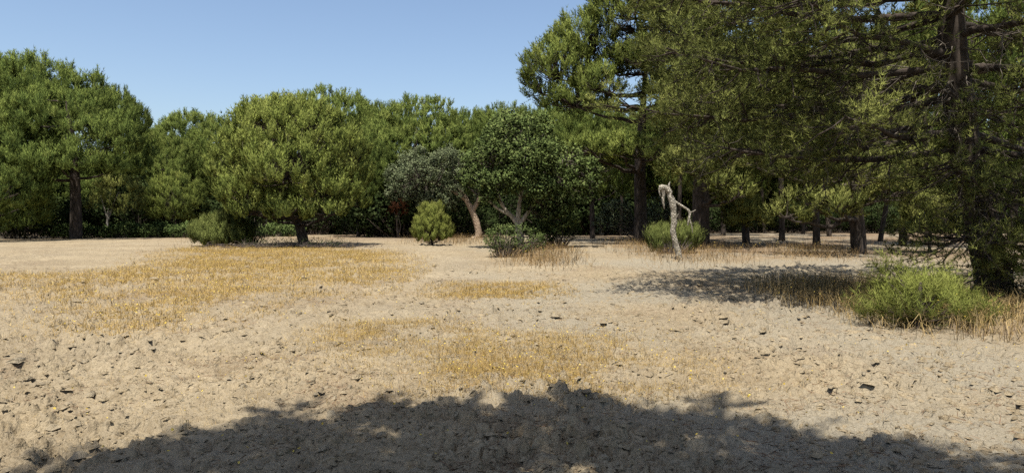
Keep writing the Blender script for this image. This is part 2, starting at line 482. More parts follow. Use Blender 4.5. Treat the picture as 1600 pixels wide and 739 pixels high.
def pine(name, label, loc, trunk_pts, trunk_r, lobes, material, group=None, clump=0.75, limb_r=0.13, each=True, fine=True, **kw):
    """loc: base on the ground; trunk_pts, lobes relative to it"""
    root = thing(name, label, 'tree', loc, group)
    p, r = smooth_path(trunk_pts, trunk_r, 16)
    t = Tubes()
    t.add(p, r, 10, 0.07)
    fo, P = pine_foliage(lobes, clump, **kw)
    j, tw, paths = limbs_and_twigs(root, p[6:], lobes, P, limb_r, M['bark'], each=each)
    link('trunk', t.mesh('trunk', M['bark']), root)
    if j.n: link('limb', j.mesh('limb', M['bark']), root)
    cr = link('crown', fol_mesh('crown', [fo], material), root)
    if fine and tw.n:
        tag(link('branchlet', tw.mesh('branchlet', M['bark']), cr), kind='stuff')
    return root

# ------------------------------------------------------------------ the ground
fine_a = np.radians(np.linspace(90 + 50, 90 - 50, 570))
coarse_a = np.radians(np.linspace(90 - 50, 90 - 310, 90))[1:-1]
ang = np.concatenate([fine_a, coarse_a])
rad = [0.0 + 0.4 * k for k in range(1, 7)]
r = 2.6
while r < 52: rad.append(r); r *= 1 + 0.0060 * max(1.0, (r / 9) ** 0.75)
while r < 2500: rad.append(r); r *= 1.12
rad = np.array(rad)
na, nr = len(ang), len(rad)
gx = rad[:, None] * np.cos(ang)[None]; gy = rad[:, None] * np.sin(ang)[None]
front = np.zeros((nr, na), bool); front[:, :570] = True
gz = low(gx, gy)
sel = front & (rad[:, None] < 52)
fade = np.clip(1.25 - rad[:, None] / 60, 0.25, 1) * np.ones((1, na))
gz[sel] += relief(gx[sel], gy[sel]) * fade[sel]
dbush = np.hypot((gx - 7.5) / 5.5, (gy - 13.5) / 4.2)
litter = np.clip((gy - 45) / 8, 0, 1) * 0.75 * (fbm(gx / 3, gy / 3, 5, 3) > 0.42)
litter = np.maximum(litter, np.clip(1.15 - dbush, 0, 1) * fbm(gx / 1.2, gy / 1.2, 15, 3) * 1.5)
litter = np.maximum(litter, np.clip((gx - 3) / 6, 0, 1) * np.clip((gy - 23) / 8, 0, 1) * 0.8)
litter = np.clip(litter + np.clip(fbm(gx / 0.9, gy / 0.9, 25, 4) - 0.60, 0, 1) * 1.6, 0, 0.9)
crust = np.clip(fbm(gx / 2.4 + 9, gy / 2.4, 35, 4) * 2.8 - 1.05, 0, 0.9) * np.clip((gx + 4) / 5, 0.25, 1)
V = np.stack([gx, gy, gz], -1).reshape(-1, 3)
i = np.arange(nr - 1)[:, None] * na; j = np.arange(na)[None]; k = (j + 1) % na
q = np.stack([i + j, i + na + j, i + na + k, i + k], -1).reshape(-1, 4)
V = np.concatenate([V, [[0, 0, 0]]])
me = make_mesh('ground', V, q, 4, M['soil'], smooth=True,
               extra={'litter': np.append(litter.ravel(), 0), 'crust': np.append(crust.ravel(), 0)})
import bmesh
bm = bmesh.new(); bm.from_mesh(me); bm.verts.ensure_lookup_table()
cv = bm.verts[len(V) - 1]
for jj in range(na):
    bm.faces.new((bm.verts[jj], bm.verts[(jj + 1) % na], cv)).smooth = True
bmesh.ops.recalc_face_normals(bm, faces=bm.faces[-3:])
bm.to_mesh(me); bm.free()
g = link('ground', me)
tag(g, kind='structure'); g['label'] = 'pale tan dried clay clearing with cracked clods'

def zat(x, y):
    return low(x, y) + relief(x, y) * np.clip(1.25 - np.hypot(x, y) / 60, 0.25, 1)

# loose clods of soil
def clods(n, rmin, rmax, dmin, dmax, half):
    ca = np.linspace(0, 2 * np.pi, 4, endpoint=False)
    bv = np.array([(math.cos(t_), math.sin(t_), -0.7) for t_ in ca] + [(0.5 * math.cos(t_), 0.5 * math.sin(t_), 0.7) for t_ in ca])
    bf = np.array([(0, 1, 5), (0, 5, 4), (1, 2, 6), (1, 6, 5), (2, 3, 7), (2, 7, 6), (3, 0, 4), (3, 4, 7), (4, 5, 6), (4, 6, 7)])
    d = dmin * (dmax / dmin) ** R.random(n); a = R.uniform(-half, half, n)
    x, y = d * np.sin(a), d * np.cos(a)
    keep = fbm(x / 0.8, y / 0.8, 77, 4) + R.normal(0, 0.10, n) > 0.46
    x, y, d = x[keep], y[keep], d[keep]; n = len(x)
    s = rmin * (rmax / rmin) ** (R.random(n) ** 2.4) * np.clip(d / 6, 0.8, 2.2) ** 0.6
    z = zat(x, y) + s * 0.02
    sc = np.stack([s * R.uniform(0.7, 1.5, n), s * R.uniform(0.7, 1.5, n), s * R.uniform(0.25, 0.55, n)], 1)
    ph = R.uniform(0, 6.28, n); c, sn = np.cos(ph), np.sin(ph)
    v = (bv[None] * R.uniform(0.7, 1.2, (n, 8, 1)) + R.uniform(-0.28, 0.28, (n, 8, 3))) * sc[:, None]
    vx = v[..., 0] * c[:, None] - v[..., 1] * sn[:, None]; vy = v[..., 0] * sn[:, None] + v[..., 1] * c[:, None]
    tx, ty = R.normal(0, 0.08, (2, n, 1))
    vz = v[..., 2] + vx * tx + vy * ty
    V = np.stack([vx + x[:, None], vy + y[:, None], vz + z[:, None]], -1).reshape(-1, 3)
    f = (np.arange(n)[:, None, None] * 8 + bf[None]).reshape(-1)
    zero = np.zeros(len(V)); cr = np.repeat(np.clip(R.normal(0.0, 0.25, n), 0, 0.6), 8)
    return make_mesh('soil_clods', V, f, 3, M['soil'], smooth=True, extra={'litter': zero, 'crust': cr})
o = link('soil_clods', clods(44000, 0.009, 0.062, 3.0, 24, math.radians(50)))
tag(o, 'loose crumbled clods of dry clay strewn over the clearing', 'soil', kind='stuff')
o = link('soil_clods', clods(5500, 0.022, 0.060, 3.0, 11, math.radians(50)))
tag(o, 'larger broken clods of dry clay in the near foreground', 'soil', kind='stuff')

# ------------------------------------------------------------------ pines standing alone or in front
def gp(x, y, sink=0.0):
    gxx, gyy = on_ground(x, y)
    return np.array([gxx, gyy, lowf(gxx, gyy) - sink])
def px_lobes(base, d, rows, depth=1.0, shrink=0.0):
    """rows: (px, py, rx_px, ry_px[, depth offset m[, ry metres]])"""
    out = []
    for rw in rows:
        dd = d + (rw[4] if len(rw) > 4 else 0)
        c = at(rw[0], rw[1], dd) - base
        s = dd / F
        rx, rz = max(rw[2] * s - shrink, rw[2] * s * 0.6), max(rw[3] * s - shrink, rw[3] * s * 0.6)
        out.append((c[0], c[1], c[2], rx, rw[5] if len(rw) > 5 else rx * depth, rz))
    return out
def px_path(base, d, rows):
    return [at(x, y, d) - base for x, y in rows]

# the round pine in the middle of the clearing
b = gp(475, 384); d = b[1]
P1 = pine('pine_tree', 'round bushy pine standing alone in the clearing with a short leaning dark trunk', b,
     [(0, 0, -0.2)] + px_path(b, d, [(475, 383), (470, 360), (462, 335), (455, 300), (452, 250), (455, 215)]),
     [0.36, 0.31, 0.25, 0.22, 0.18, 0.12, 0.06],
     px_lobes(b, d, [(455, 235, 108, 78), (375, 262, 52, 58, -0.6), (540, 258, 46, 62, 0.3), (445, 188, 78, 34), (395, 300, 60, 40, -1.5),
                     (505, 300, 58, 38, -1.8), (450, 332, 40, 24, -3.0), (400, 332, 42, 18, -2.2), (508, 332, 38, 18, -2.4), (365, 325, 28, 18, -1.0), (545, 318, 26, 22, -0.8), (355, 300, 32, 36, 0), (450, 270, 75, 50, -2.6), (560, 275, 26, 36, 0.5)], 1.0, 0.4),
     M['pine'], clump=0.56, per=11, tufts=4, m=5, nl=0.19, nw=0.046, plume=0.65, up=1.1)

# tall pine with the open forked crown right of centre
b = gp(1002, 379); d = b[1]
P2 = pine('pine_tree', 'tall pine with spreading forked limbs and sky showing through, right of the cork oak', b,
     [(0, 0, -0.2)] + px_path(b, d, [(1001, 378), (1001, 330), (1000, 280), (1000, 235), (1003, 195), (1006, 150), (1010, 90)]),
     [0.55, 0.43, 0.38, 0.35, 0.32, 0.26, 0.18, 0.08],
     px_lobes(b, d, [(872, 112, 58, 52), (925, 72, 66, 52, 1.0), (990, 30, 76, 66), (1060, 60, 66, 78, 0.5), (848, 140, 32, 36), (900, 160, 56, 34, -0.5), (960, 105, 60, 44, 1.5),
                     (1045, 145, 46, 34, -1.0), (925, 235, 46, 20, -3.8), (1000, 240, 56, 26, -4.4), (960, 225, 38, 16, -4.2), (985, -20, 70, 46), (1080, 120, 52, 60, 0), (935, 135, 40, 30, -2.0), (1010, 95, 50, 36, -2.0)], 1.0, 0.25),
     M['pine'], clump=0.52, per=9, tufts=4, m=4, nl=0.2, nw=0.052, plume=0.6, up=0.75, limb_r=0.17, low_cut=-0.3)
# tall pine behind the dead tree
b = gp(1094, 387); d = b[1]
P3 = pine('pine_tree', 'thick dark pine trunk directly behind the pale dead tree, crown out of frame', b,
     [(0, 0, -0.2)] + px_path(b, d, [(1093, 386), (1095, 340), (1096, 290), (1100, 230), (1108, 150), (1115, 60)]),
     [0.62, 0.50, 0.44, 0.42, 0.36, 0.26, 0.12],
     px_lobes(b, d, [(1080, 50, 75, 70), (1150, 80, 75, 80), (1105, 150, 75, 60, -2), (1115, 225, 62, 36, -1.5), (1180, 180, 60, 60), (1090, -60, 110, 60), (1190, -30, 80, 80), (1130, 285, 32, 14, -3.0), (1152, 306, 20, 9, -3.2), (1075, 255, 40, 16, -3.0)]),
     M['pine_dry'], clump=0.65, per=7, tufts=4, m=4, nl=0.22, nw=0.042, plume=0.6, up=0.55, limb_r=0.17, low_cut=-0.75)

# ------------------------------------------------------------------ near pine on the right with long bare lower limbs
b = gp(1552, 462); d = b[1]
P4 = thing('pine_tree', 'near shaded pine at the right edge with leaning trunk and long bare horizontal limbs', 'tree', b)
tp, tr = smooth_path([(0.25, 0.0, -0.25)] + px_path(b, d, [(1556, 455), (1545, 400), (1528, 320), (1510, 240), (1497, 150), (1488, 60), (1482, -60), (1478, -200)]),
                     [0.42, 0.34, 0.31, 0.29, 0.28, 0.27, 0.25, 0.21, 0.10], 30)
link('trunk', Tubes().add(tp, tr, 14, 0.08).mesh('trunk', M['bark']), P4)
limb_spec = []                          # start height on the trunk, azimuth, length, rise of the end
for zz, az, ln, rise in ((3.1, 186, 5.2, -0.1), (4.05, 178, 6.6, -0.1), (4.65, 190, 6.0, 0.15), (4.95, 172, 5.6, 0.2), (5.5, 184, 6.6, 0.6), (5.9, 200, 6.2, 0.9),
                        (3.4, 160, 4.8, -0.3), (4.4, 150, 6.0, 0.1), (5.3, 140, 6.0, 0.5), (3.4, 214, 4.4, -0.1), (4.9, 214, 5.0, 0.3), (6.2, 160, 6.4, 1.2),
                        (6.4, 215, 5.6, 1.0), (6.8, 185, 6.4, 1.6), (5.8, 120, 5.8, 0.8), (6.6, 95, 5.6, 1.2), (4.2, 110, 5.2, -0.2), (5.0, 80, 5.0, 0.3), (3.6, 130, 5.0, -0.5),
                        (3.2, 20, 4.5, -0.5), (4.2, 350, 4.2, 0.0), (3.0, 320, 3.4, -0.7), (4.6, 310, 3.8, 0.2), (5.4, 300, 3.8, 0.4), (6.2, 340, 4.6, 1.0), (5.6, 40, 5.0, 0.6), (2.4, 290, 2.6, -0.7),
                        (6.5, 270, 4.2, 1.0), (5.7, 245, 4.4, 0.5), (7.2, 230, 5.0, 1.6), (7.2, 130, 5.5, 1.6), (7.4, 20, 5.0, 1.6), (7.6, 300, 4.5, 1.8), (2.3, 250, 2.2, -0.6), (2.7, 330, 2.8, -0.9), (1.4, 270, 1.7, -0.5), (1.9, 238, 2.2, -0.7), (1.2, 320, 1.6, -0.4), (2.0, 300, 2.3, -0.8), (1.0, 255, 1.3, -0.3), (1.4, 345, 2.0, -0.4), (2.4, 275, 2.4, -0.7), (3.9, 265, 2.4, -0.5), (3.6, 300, 3.0, -0.6), (3.0, 232, 2.2, -0.6), (4.4, 285, 2.8, -0.3), (1.5, 230, 1.5, -0.4)):
    limb_spec.append((zz, math.radians(az), ln, rise))
PC, PA, PT = [], [], []
tw = Tubes(); dead = Tubes()
for zz, az, ln, rise in limb_spec:
    k = int(np.argmin(abs(tp[:, 2] - zz))); a = tp[k]
    hd = np.array([math.cos(az), math.sin(az), 0])
    n = 9
    t = np.linspace(0, 1, n)
    pth = a + hd * (ln * t)[:, None]
    pth[:, 2] += rise * t ** 1.5 - 0.25 * np.sin(np.pi * t) + R.normal(0, 0.04, n)
    side = np.array([-hd[1], hd[0], 0]); pth += side * (np.cumsum(R.normal(0, 0.07, n)) * (t > 0))[:, None]
    link('limb', Tubes().add(pth, np.linspace(0.085 if ln > 3 else 0.03, 0.016 if ln > 3 else 0.008, n), 7, 0.10).mesh('limb', M['bark']), P4)
    nb = int(ln * 5.6) + (5 if ln < 2.5 else 0)
    lt = np.clip(R.normal(0.42, 0.14), 0.1, 0.8)
    for q_ in range(nb):
        s = R.uniform(0.22, 1.0)
        c = np.array([np.interp(s, t, pth[:, ii]) for ii in range(3)])
        sd = 1 if q_ % 2 else -1
        bl = R.uniform(0.7, 1.7) * (1.15 - 0.45 * s)
        bd = norm(hd * R.uniform(0.2, 0.9) + side * sd * R.uniform(0.5, 1.0) + np.array([0, 0, R.normal(0.0, 0.35)]))
        e = c + bd * bl; e[2] -= 0.12 * bl
        bp_ = branch_path(c, e, 0.05, 5, 0.10)
        if s < 0.36 or R.random() < 0.08:
            dead.add(bp_, np.linspace(0.016, 0.004, 5), 4)
            for _ in range(4):
                u = bp_[R.integers(1, 5)]
                dead.add(branch_path(u, u + norm(bd + R.normal(0, 0.7, 3) + np.array([0, 0, -0.5])) * R.uniform(0.25, 0.7), 0.1, 4, 0.15), np.linspace(0.007, 0.002, 4), 3)
            if s < 0.29: continue
        tw.add(bp_, np.linspace(0.018, 0.005, 5), 4)
        for _ in range(int(4 + 11 * s)):
            u = bp_[R.integers(1, 5)]
            dr = norm(bd * 0.8 + R.normal(0, 0.6, 3) + np.array([0, 0, 0.25]))
            l2 = R.uniform(0.2, 0.5)
            v = u + dr * l2
            if _ % 2: tw.add(np.array([u, v]), [0.006, 0.004], 3)
            ax = norm(dr + np.array([0, 0, 0.5]))
            for f_ in (0.6, 0.82, 1.04):
                PC.append(u + dr * l2 * f_); PA.append(ax); PT.append(lt + R.normal(0, 0.1))
# bare dead twigs hanging by the trunk
for _ in range(64):
    zz = R.uniform(0.8, 5.2); k = int(np.argmin(abs(tp[:, 2] - zz)))
    az = R.normal(math.radians(235), 0.9)
    dr = np.array([math.cos(az), math.sin(az), R.uniform(-0.8, 0.2)])
    a = tp[k] + norm(dr * np.array([1, 1, 0])) * tr[k] * 0.9
    e = a + norm(dr) * R.uniform(0.5, 1.5); e[2] -= 0.25
    bp_ = branch_path(a, e, -0.12, 6, 0.14)
    dead.add(bp_, np.linspace(0.014, 0.003, 6), 4)
    for _ in range(5):
        u = bp_[R.integers(2, 6)]
        dead.add(branch_path(u, u + norm(dr + R.normal(0, 0.8, 3) + np.array([0, 0, -0.6])) * R.uniform(0.2, 0.6), 0.1, 4, 0.2), np.linspace(0.006, 0.002, 4), 3)
nd = needles(np.array(PC), np.array(PA), np.clip(np.array(PT), 0, 1), 8, 0.135, 0.0115, 0.95)
top, TP = pine_foliage([(-0.3, 0.6, 8.0, 4.6, 4.8, 2.2), (-2.6, 1.0, 7.6, 2.4, 3.6, 1.6), (2.6, 0.8, 7.6, 3.2, 4.0, 1.8), (-0.2, -2.2, 7.7, 4.2, 3.0, 1.7), (-2.4, -1.6, 7.2, 2.3, 2.6, 1.3)], 0.75, per=10, tufts=4, m=4, nl=0.22, nw=0.045, plume=0.55)
cr = link('crown', fol_mesh('crown', [nd, top], M['pine_dry']), P4)
tag(link('branchlet', tw.mesh('branchlet', M['bark']), cr), kind='stuff')
tag(link('dead_twig', dead.mesh('dead_twig', M['twig']), P4), 'bare grey dead twigs around the trunk', kind='stuff')

# ------------------------------------------------------------------ pine over the photographer: only its shadow is seen, in front of the camera
b = np.array([-1.2, -2.6, 0.0])
PB = pine('pine_tree', 'pine behind the viewer whose rounded shadow darkens the foreground soil', b,
     [(0, 0, -0.2), (0, 0, 0), (0.1, 0.3, 3.0), (0.4, 0.9, 5.6), (0.7, 1.8, 7.8), (0.8, 2.2, 9.2)], [0.45, 0.34, 0.3, 0.26, 0.2, 0.06],
     [(0.6, 2.35, 9.0, 2.6, 3.0, 1.1), (-0.35, 3.3, 8.9, 1.45, 2.0, 0.8), (1.45, 3.2, 8.9, 1.45, 2.0, 0.8), (-1.2, 2.5, 9.0, 1.7, 1.9, 0.9), (2.4, 2.4, 9.0, 1.7, 1.8, 0.9), (0.7, 0.2, 9.4, 3.4, 2.6, 1.3)],
     M['pine'], clump=0.46, per=9, tufts=4, m=4, fill=0.3, nl=0.19, nw=0.052, plume=0.45, up=0.5, low_cut=-0.8, each=True, fine=True)

# ------------------------------------------------------------------ background pines: a few models, then copies
def model(height, crown_r, crown_h, trunk_r, seed, material, n_l=9, clump=0.9, per=12, tufts=4, m=6, low_cut=-0.35):
    rr = np.random.default_rng(seed)
    zc = height - crown_h * 0.5
    lobes = [(0, 0, zc + crown_h * 0.10, crown_r * 0.74, crown_r * 0.74, crown_h * 0.40)]
    for k in range(n_l):
        a = k * 2.4 + rr.random() * 0.6
        q = crown_r * rr.uniform(0.42, 0.68)
        lobes.append((q * math.cos(a), q * math.sin(a), zc + rr.uniform(-0.24, 0.16) * crown_h, crown_r * rr.uniform(0.32, 0.46), crown_r * rr.uniform(0.32, 0.46), crown_h * rr.uniform(0.20, 0.30)))
    lean = rr.normal(0, 0.35, 2)
    tp_ = [(0, 0, -0.3), (0, 0, 0), (lean[0] * 0.3, lean[1] * 0.3, height * 0.25), (lean[0], lean[1], height * 0.5), (lean[0] * 0.6, lean[1] * 0.6, height * 0.8)]
    return tp_, [trunk_r * 1.35, trunk_r, trunk_r * 0.85, trunk_r * 0.7, trunk_r * 0.3], lobes, material
PG = dict(nl=0.28, nw=0.065, plume=0.75, up=0.85, fill=0.1)
def build_model(label, loc, mdl, group, **kw):
    tp_, trr, lobes, mm = mdl
    a = dict(PG); a.update(kw)
    return pine('pine_tree', label, loc, tp_, trr, lobes, mm, group, each=False, fine=False, limb_r=0.15, **a)

GB = 'pines along the far edge of the clearing'
def sized(src, src_h, px, base_y, top_y, d, label, group=GB, wide=1.0, rz=None):
    """a copy standing at depth d under pixel column px whose top reaches pixel row top_y"""
    x = (px - CX) / F * d
    h = CAMH + (HOR - top_y) / F * d
    s = h / src_h
    return copy_tree(src, (x, d, lowf(x, d)), R.uniform(0, 6.28) if rz is None else rz, (s * wide, s * wide, s), label, group)
def first(src, src_h, px, top_y, d, wide=1.0, rz=0.0):
    x = (px - CX) / F * d
    s = (CAMH + (HOR - top_y) / F * d) / src_h
    src.location = (x, d, lowf(x, d)); src.scale = (s * wide, s * wide, s); src.rotation_euler = (0, 0, rz)

b = np.array([(118 - CX) / F * 50, 50.0, lowf((118 - CX) / F * 50, 50)]); d = 50.0
mA = pine('pine_tree', 'broad domed pine filling the left edge of the picture, dark trunk beneath', b,
     [(0, 0, -0.3), (0, 0, 0)] + px_path(b, d, [(119, 330), (117, 280), (112, 220), (105, 160)]), [0.55, 0.42, 0.38, 0.34, 0.28, 0.1],
     px_lobes(b, d, [(55, 138, 72, 48), (128, 155, 50, 42, 0.5), (95, 190, 88, 50, -1.2), (35, 215, 62, 52, -2.2), (150, 225, 58, 44, -2.6), (188, 215, 34, 42, -0.8), (95, 258, 84, 26, -3.2),
                     (5, 165, 60, 66), (175, 180, 34, 36, 1.0), (170, 262, 44, 24, -1.5), (60, 265, 60, 30, 1.5), (100, 200, 90, 60, 3.5), (20, 262, 50, 26, -2.5)], 1.0, 0.3),
     M['pine_far'], GB, clump=0.72, limb_r=0.15, each=False, fine=False, per=10, tufts=4, m=4, nl=0.24, nw=0.048, plume=0.65, up=0.95)
mB = build_model('pine with a billowing rounded crown rising right behind the lone round pine', (0, 0, 0), model(14.0, 6.0, 11.4, 0.36, 2, M['pine_far'], 17), GB, clump=0.8, per=11, tufts=4, m=4)
first(mB, 14.7, 655, 150, 62, 1.05, 0.8)
mC = build_model('pine whose flat topped crown just clears the lone round pine', (0, 0, 0), model(14.5, 5.6, 7.0, 0.34, 3, M['pine_far'], 10), GB, clump=0.9, per=10, tufts=4, m=4)
first(mC, 15.2, 520, 138, 68, 1.1, 0.2)
mD = build_model('slender pine with small high crown behind the far tree line at left', (0, 0, 0), model(13.0, 4.2, 6.0, 0.26, 4, M['pine_far'], 8), GB, clump=0.9, per=10, tufts=4, m=4)
first(mD, 13.7, 300, 173, 96, 1.1, 0.0)
mE = build_model('low bushy pine boughs at the left picture edge', (0, 0, 0), model(11.0, 5.4, 10.8, 0.3, 9, M['pine_far'], 16), GB, clump=0.95, per=10, tufts=4, m=4, low_cut=-0.8)
first(mE, 11.7, -20, 190, 44.5, 1.0, 0.0)
HA, HB, HC, HD, HE = 13.6, 14.7, 15.2, 13.7, 11.7
sized(mB, HB, -25, 0, 95, 55, 'pine cut by the left picture edge behind the low boughs', wide=0.95)
sized(mC, HC, 20, 0, 88, 60, 'pine crown peeping over the broad pine at the left edge', wide=0.9)
sized(mC, HC, 165, 0, 130, 62, 'pine at the right shoulder of the broad left pine', wide=0.8)
sized(mA, HA, 265, 0, 193, 66, 'lower domed pine between the broad left pine and the lone round pine', wide=0.85)
sized(mB, HB, 225, 0, 200, 72, 'dim pine crown filling the gap beside the broad left pine', wide=0.8)
sized(mB, HB, 345, 0, 185, 72, 'pine half hidden behind the left side of the lone round pine', wide=0.9)
sized(mA, HA, 440, 0, 152, 72, 'pine showing over the left shoulder of the lone round pine', wide=0.85)
sized(mC, HC, 600, 0, 160, 66, 'pine filling the notch right of the lone round pine', wide=0.8)
sized(mA, HA, 715, 0, 158, 70, 'pine with shaded flank behind the grey green oak', wide=0.9)
sized(mC, HC, 790, 0, 162, 68, 'pine crown showing above the cork oak', wide=0.85)
sized(mB, HB, 560, 0, 200, 56, 'lower pine dome just right of the lone round pine', wide=0.85)
sized(mB, HB, 880, 0, 170, 70, 'pine deep behind the right half of the cork oak', wide=0.9)
# the wood on the right: trunks that can be told apart
GW = 'pine trunks in the shaded wood on the right'
wood = [(926, 372, 0.7), (1130, 368, 0.75), (1166, 380, 0.8), (1222, 376, 0.95), (1276, 387, 0.9), (1410, 383, 0.8), (1296, 369, 0.75), (1195, 365, 0.75), (1375, 377, 0.75), (1450, 384, 0.85), (1255, 366, 0.75), (1530, 388, 0.95), (1580, 376, 0.9), (1060, 371, 0.8), (970, 368, 0.7)]
words = ['thin dark pine trunk just right of the cork oak crown', 'dark pine trunk first right of the thick one behind the dead tree', 'dark pine trunk second right of the thick one behind the dead tree',
         'pine trunk rising behind the left end of the small straw patch', 'pine trunk rising behind the straw patch centre',
         'slim upright pine trunk between the low boughed pine and the near pine', 'thin pine trunk at the right end of the straw patch', 'far thin pine trunk between dead tree and straw patch',
         'leaning dark pine trunk left of the slim upright one', 'dark pine trunk nearest left of the near right pine', 'far pine trunk seen over the straw patch', 'pine trunk hidden behind the near right pine',
         'pine at the far right picture edge behind the near pine', 'pine trunk between the open forked pine and the dead tree', 'far pine left of the open forked pine trunk']
for (x, y, s), lb in zip(wood, words):
    gxx, gyy = on_ground(x, y)
    copy_tree([mC, mD, mB][int(x) % 3], (gxx, gyy, lowf(gxx, gyy)), R.uniform(0, 6.28), (s * 0.82, s * 0.82, s * R.uniform(0.95, 1.1)), lb, GW,
              tilt=(0, 0.16) if x == 1375 else (R.normal(0, 0.03), R.normal(0, 0.05)))
# the mass of the wood behind, one label because nothing tells them apart
GM = 'pines deep in the wood behind'
for row, (dd, step) in enumerate(((76, 6.6), (86, 7.0), (100, 6.5))):
    half = dd * 0.80
    x = -half + R.uniform(0, 3)
    while x < half:
        px = CX + x / dd * F
        yy = dd + R.uniform(-3, 3)
        top_h = (9.5 if px < 820 else 14.5) * R.uniform(0.9, 1.08) + (1.5 if dd > 90 and px < 820 else 0)
        if px < 820 and px > 200: top_h = min(top_h, CAMH + (HOR - 190) / F * dd)
        src, hh = [(mA, HA), (mB, HB), (mE, HE)][R.integers(0, 3)]
        if row == 2 or (row == 1 and px > 820): src, hh = mE, HE
        s = top_h / hh
        gm = ('nearer ', 'middle ', 'farthest ')[row] + 'pine ' + ('behind the left wood' if px < 330 else 'behind the lone pine and oaks' if px < 900 else 'behind the right hand trunks')
        copy_tree(src, (x, yy, lowf(x, yy)), R.uniform(0, 6.28), (s, s, s), gm + ' in the dense wood far behind the clearing', gm.replace('pine', 'pines', 1) + ' deep in the wood')
        x += step * R.uniform(0.8, 1.2)

# ------------------------------------------------------------------ oaks
def lumpy(lobes, n=7, k=0.42):
    out = []
    for l in lobes:
        l = np.array(l, float); c, r_ = l[:3], l[3:]
        out.append(tuple(c) + tuple(r_ * 0.72))
        for _ in range(n):
            dv = norm(R.normal(size=3) + np.array([0, -0.3, 0.15]))
            q_ = R.uniform(k * 0.7, k * 1.2)
            out.append(tuple(c + dv * r_ * 0.78) + tuple(np.full(3, q_ * min(r_.mean(), 1.3))))
    return out
def oak(name, label, b, trunk_tubes, lobes, material, bark, clump, per, ll, lw, **kw):
    root = thing(name, label, 'tree', b)
    fo, P = leaf_foliage(lumpy(lobes), clump, per, ll, lw, inner=0.95, **kw)
    for nm, pts, rd in trunk_tubes:
        p, r_ = smooth_path(pts, rd, 12)
        link(nm, Tubes().add(p, r_, 9, 0.09).mesh(nm, bark), root)
    allp = np.concatenate([smooth_path(p, r_, 8)[0][3:] for nm, p, r_ in trunk_tubes])
    tw = Tubes()
    for c in P[::5]:
        dd = np.linalg.norm(allp - c, axis=1); a = allp[int(np.argmin(dd))]
        tw.add(branch_path(a, c, 0.03, 4, 0.12), [0.035, 0.026, 0.018, 0.008], 4)
    cr = link('crown', fol_mesh('crown', [fo], material), root)
    tag(link('branchlet', tw.mesh('branchlet', M['dark_twig']), cr), kind='stuff')
    return root
b = gp(815, 388); d = b[1]
pp = lambda rows: px_path(b, d, rows)
oak('cork_oak_tree', 'dark green cork oak with pale forked limbs in the centre of the clearing', b,
    [('trunk', [(0, 0, -0.2)] + pp([(814, 385), (812, 365), (810, 350)]), [0.30, 0.22, 0.19, 0.17]),
     ('limb', pp([(810, 352), (800, 338), (790, 328), (778, 305), (770, 260)]), [0.15, 0.12, 0.10, 0.08, 0.03]),
     ('limb', pp([(810, 352), (810, 335), (812, 318), (818, 280), (822, 230)]), [0.15, 0.13, 0.11, 0.08, 0.03]),
     ('limb', pp([(811, 352), (822, 336), (832, 320), (850, 290), (880, 250)]), [0.12, 0.10, 0.09, 0.07, 0.03]),
     ('limb', pp([(800, 338), (778, 326), (762, 312), (752, 308)]), [0.08, 0.07, 0.06, 0.04])],
    px_lobes(b, d, [(825, 235, 62, 52), (770, 250, 44, 42, -0.3), (880, 265, 44, 48), (815, 205, 40, 28), (905, 300, 26, 30), (745, 275, 30, 36, 0.5), (850, 320, 36, 24, -0.2), (858, 352, 26, 18, 0.6), (795, 215, 45, 30, 0.8), (905, 270, 26, 34, 0.4), (885, 335, 16, 20, 0.8), (820, 290, 50, 22, 0.9), (788, 285, 36, 20, -1.4), (842, 298, 34, 18, -1.4), (765, 300, 22, 16, -0.8), (835, 255, 40, 26, -1.6)], 0.85),
    M['oak'], M['pale_bark'], 0.34, 26, 0.14, 0.095)
b = gp(728, 371); d = b[1]
pp = lambda rows: px_path(b, d, rows)
oak('holm_oak_tree', 'grey green bushy oak left of the cork oak with a brown twisted trunk', b,
    [('trunk', [(0.5, 0, -0.2)] + pp([(748, 370), (745, 350), (738, 330), (728, 312), (715, 290)]), [0.34, 0.27, 0.25, 0.22, 0.20, 0.10]),
     ('limb', pp([(738, 330), (745, 318), (752, 308), (764, 314)]), [0.20, 0.17, 0.13, 0.10]),
     ('limb', pp([(728, 312), (700, 295), (660, 280)]), [0.16, 0.11, 0.05])],
    px_lobes(b, d, [(660, 275, 48, 34), (700, 262, 42, 34, 0.6), (630, 285, 30, 26, -0.4), (720, 295, 34, 34), (640, 305, 30, 20, -0.5), (690, 315, 36, 26, 0.2), (655, 255, 30, 16, 0.6)], 0.9),
    M['grey_oak'], M['grey_cork'], 0.36, 26, 0.14, 0.085)

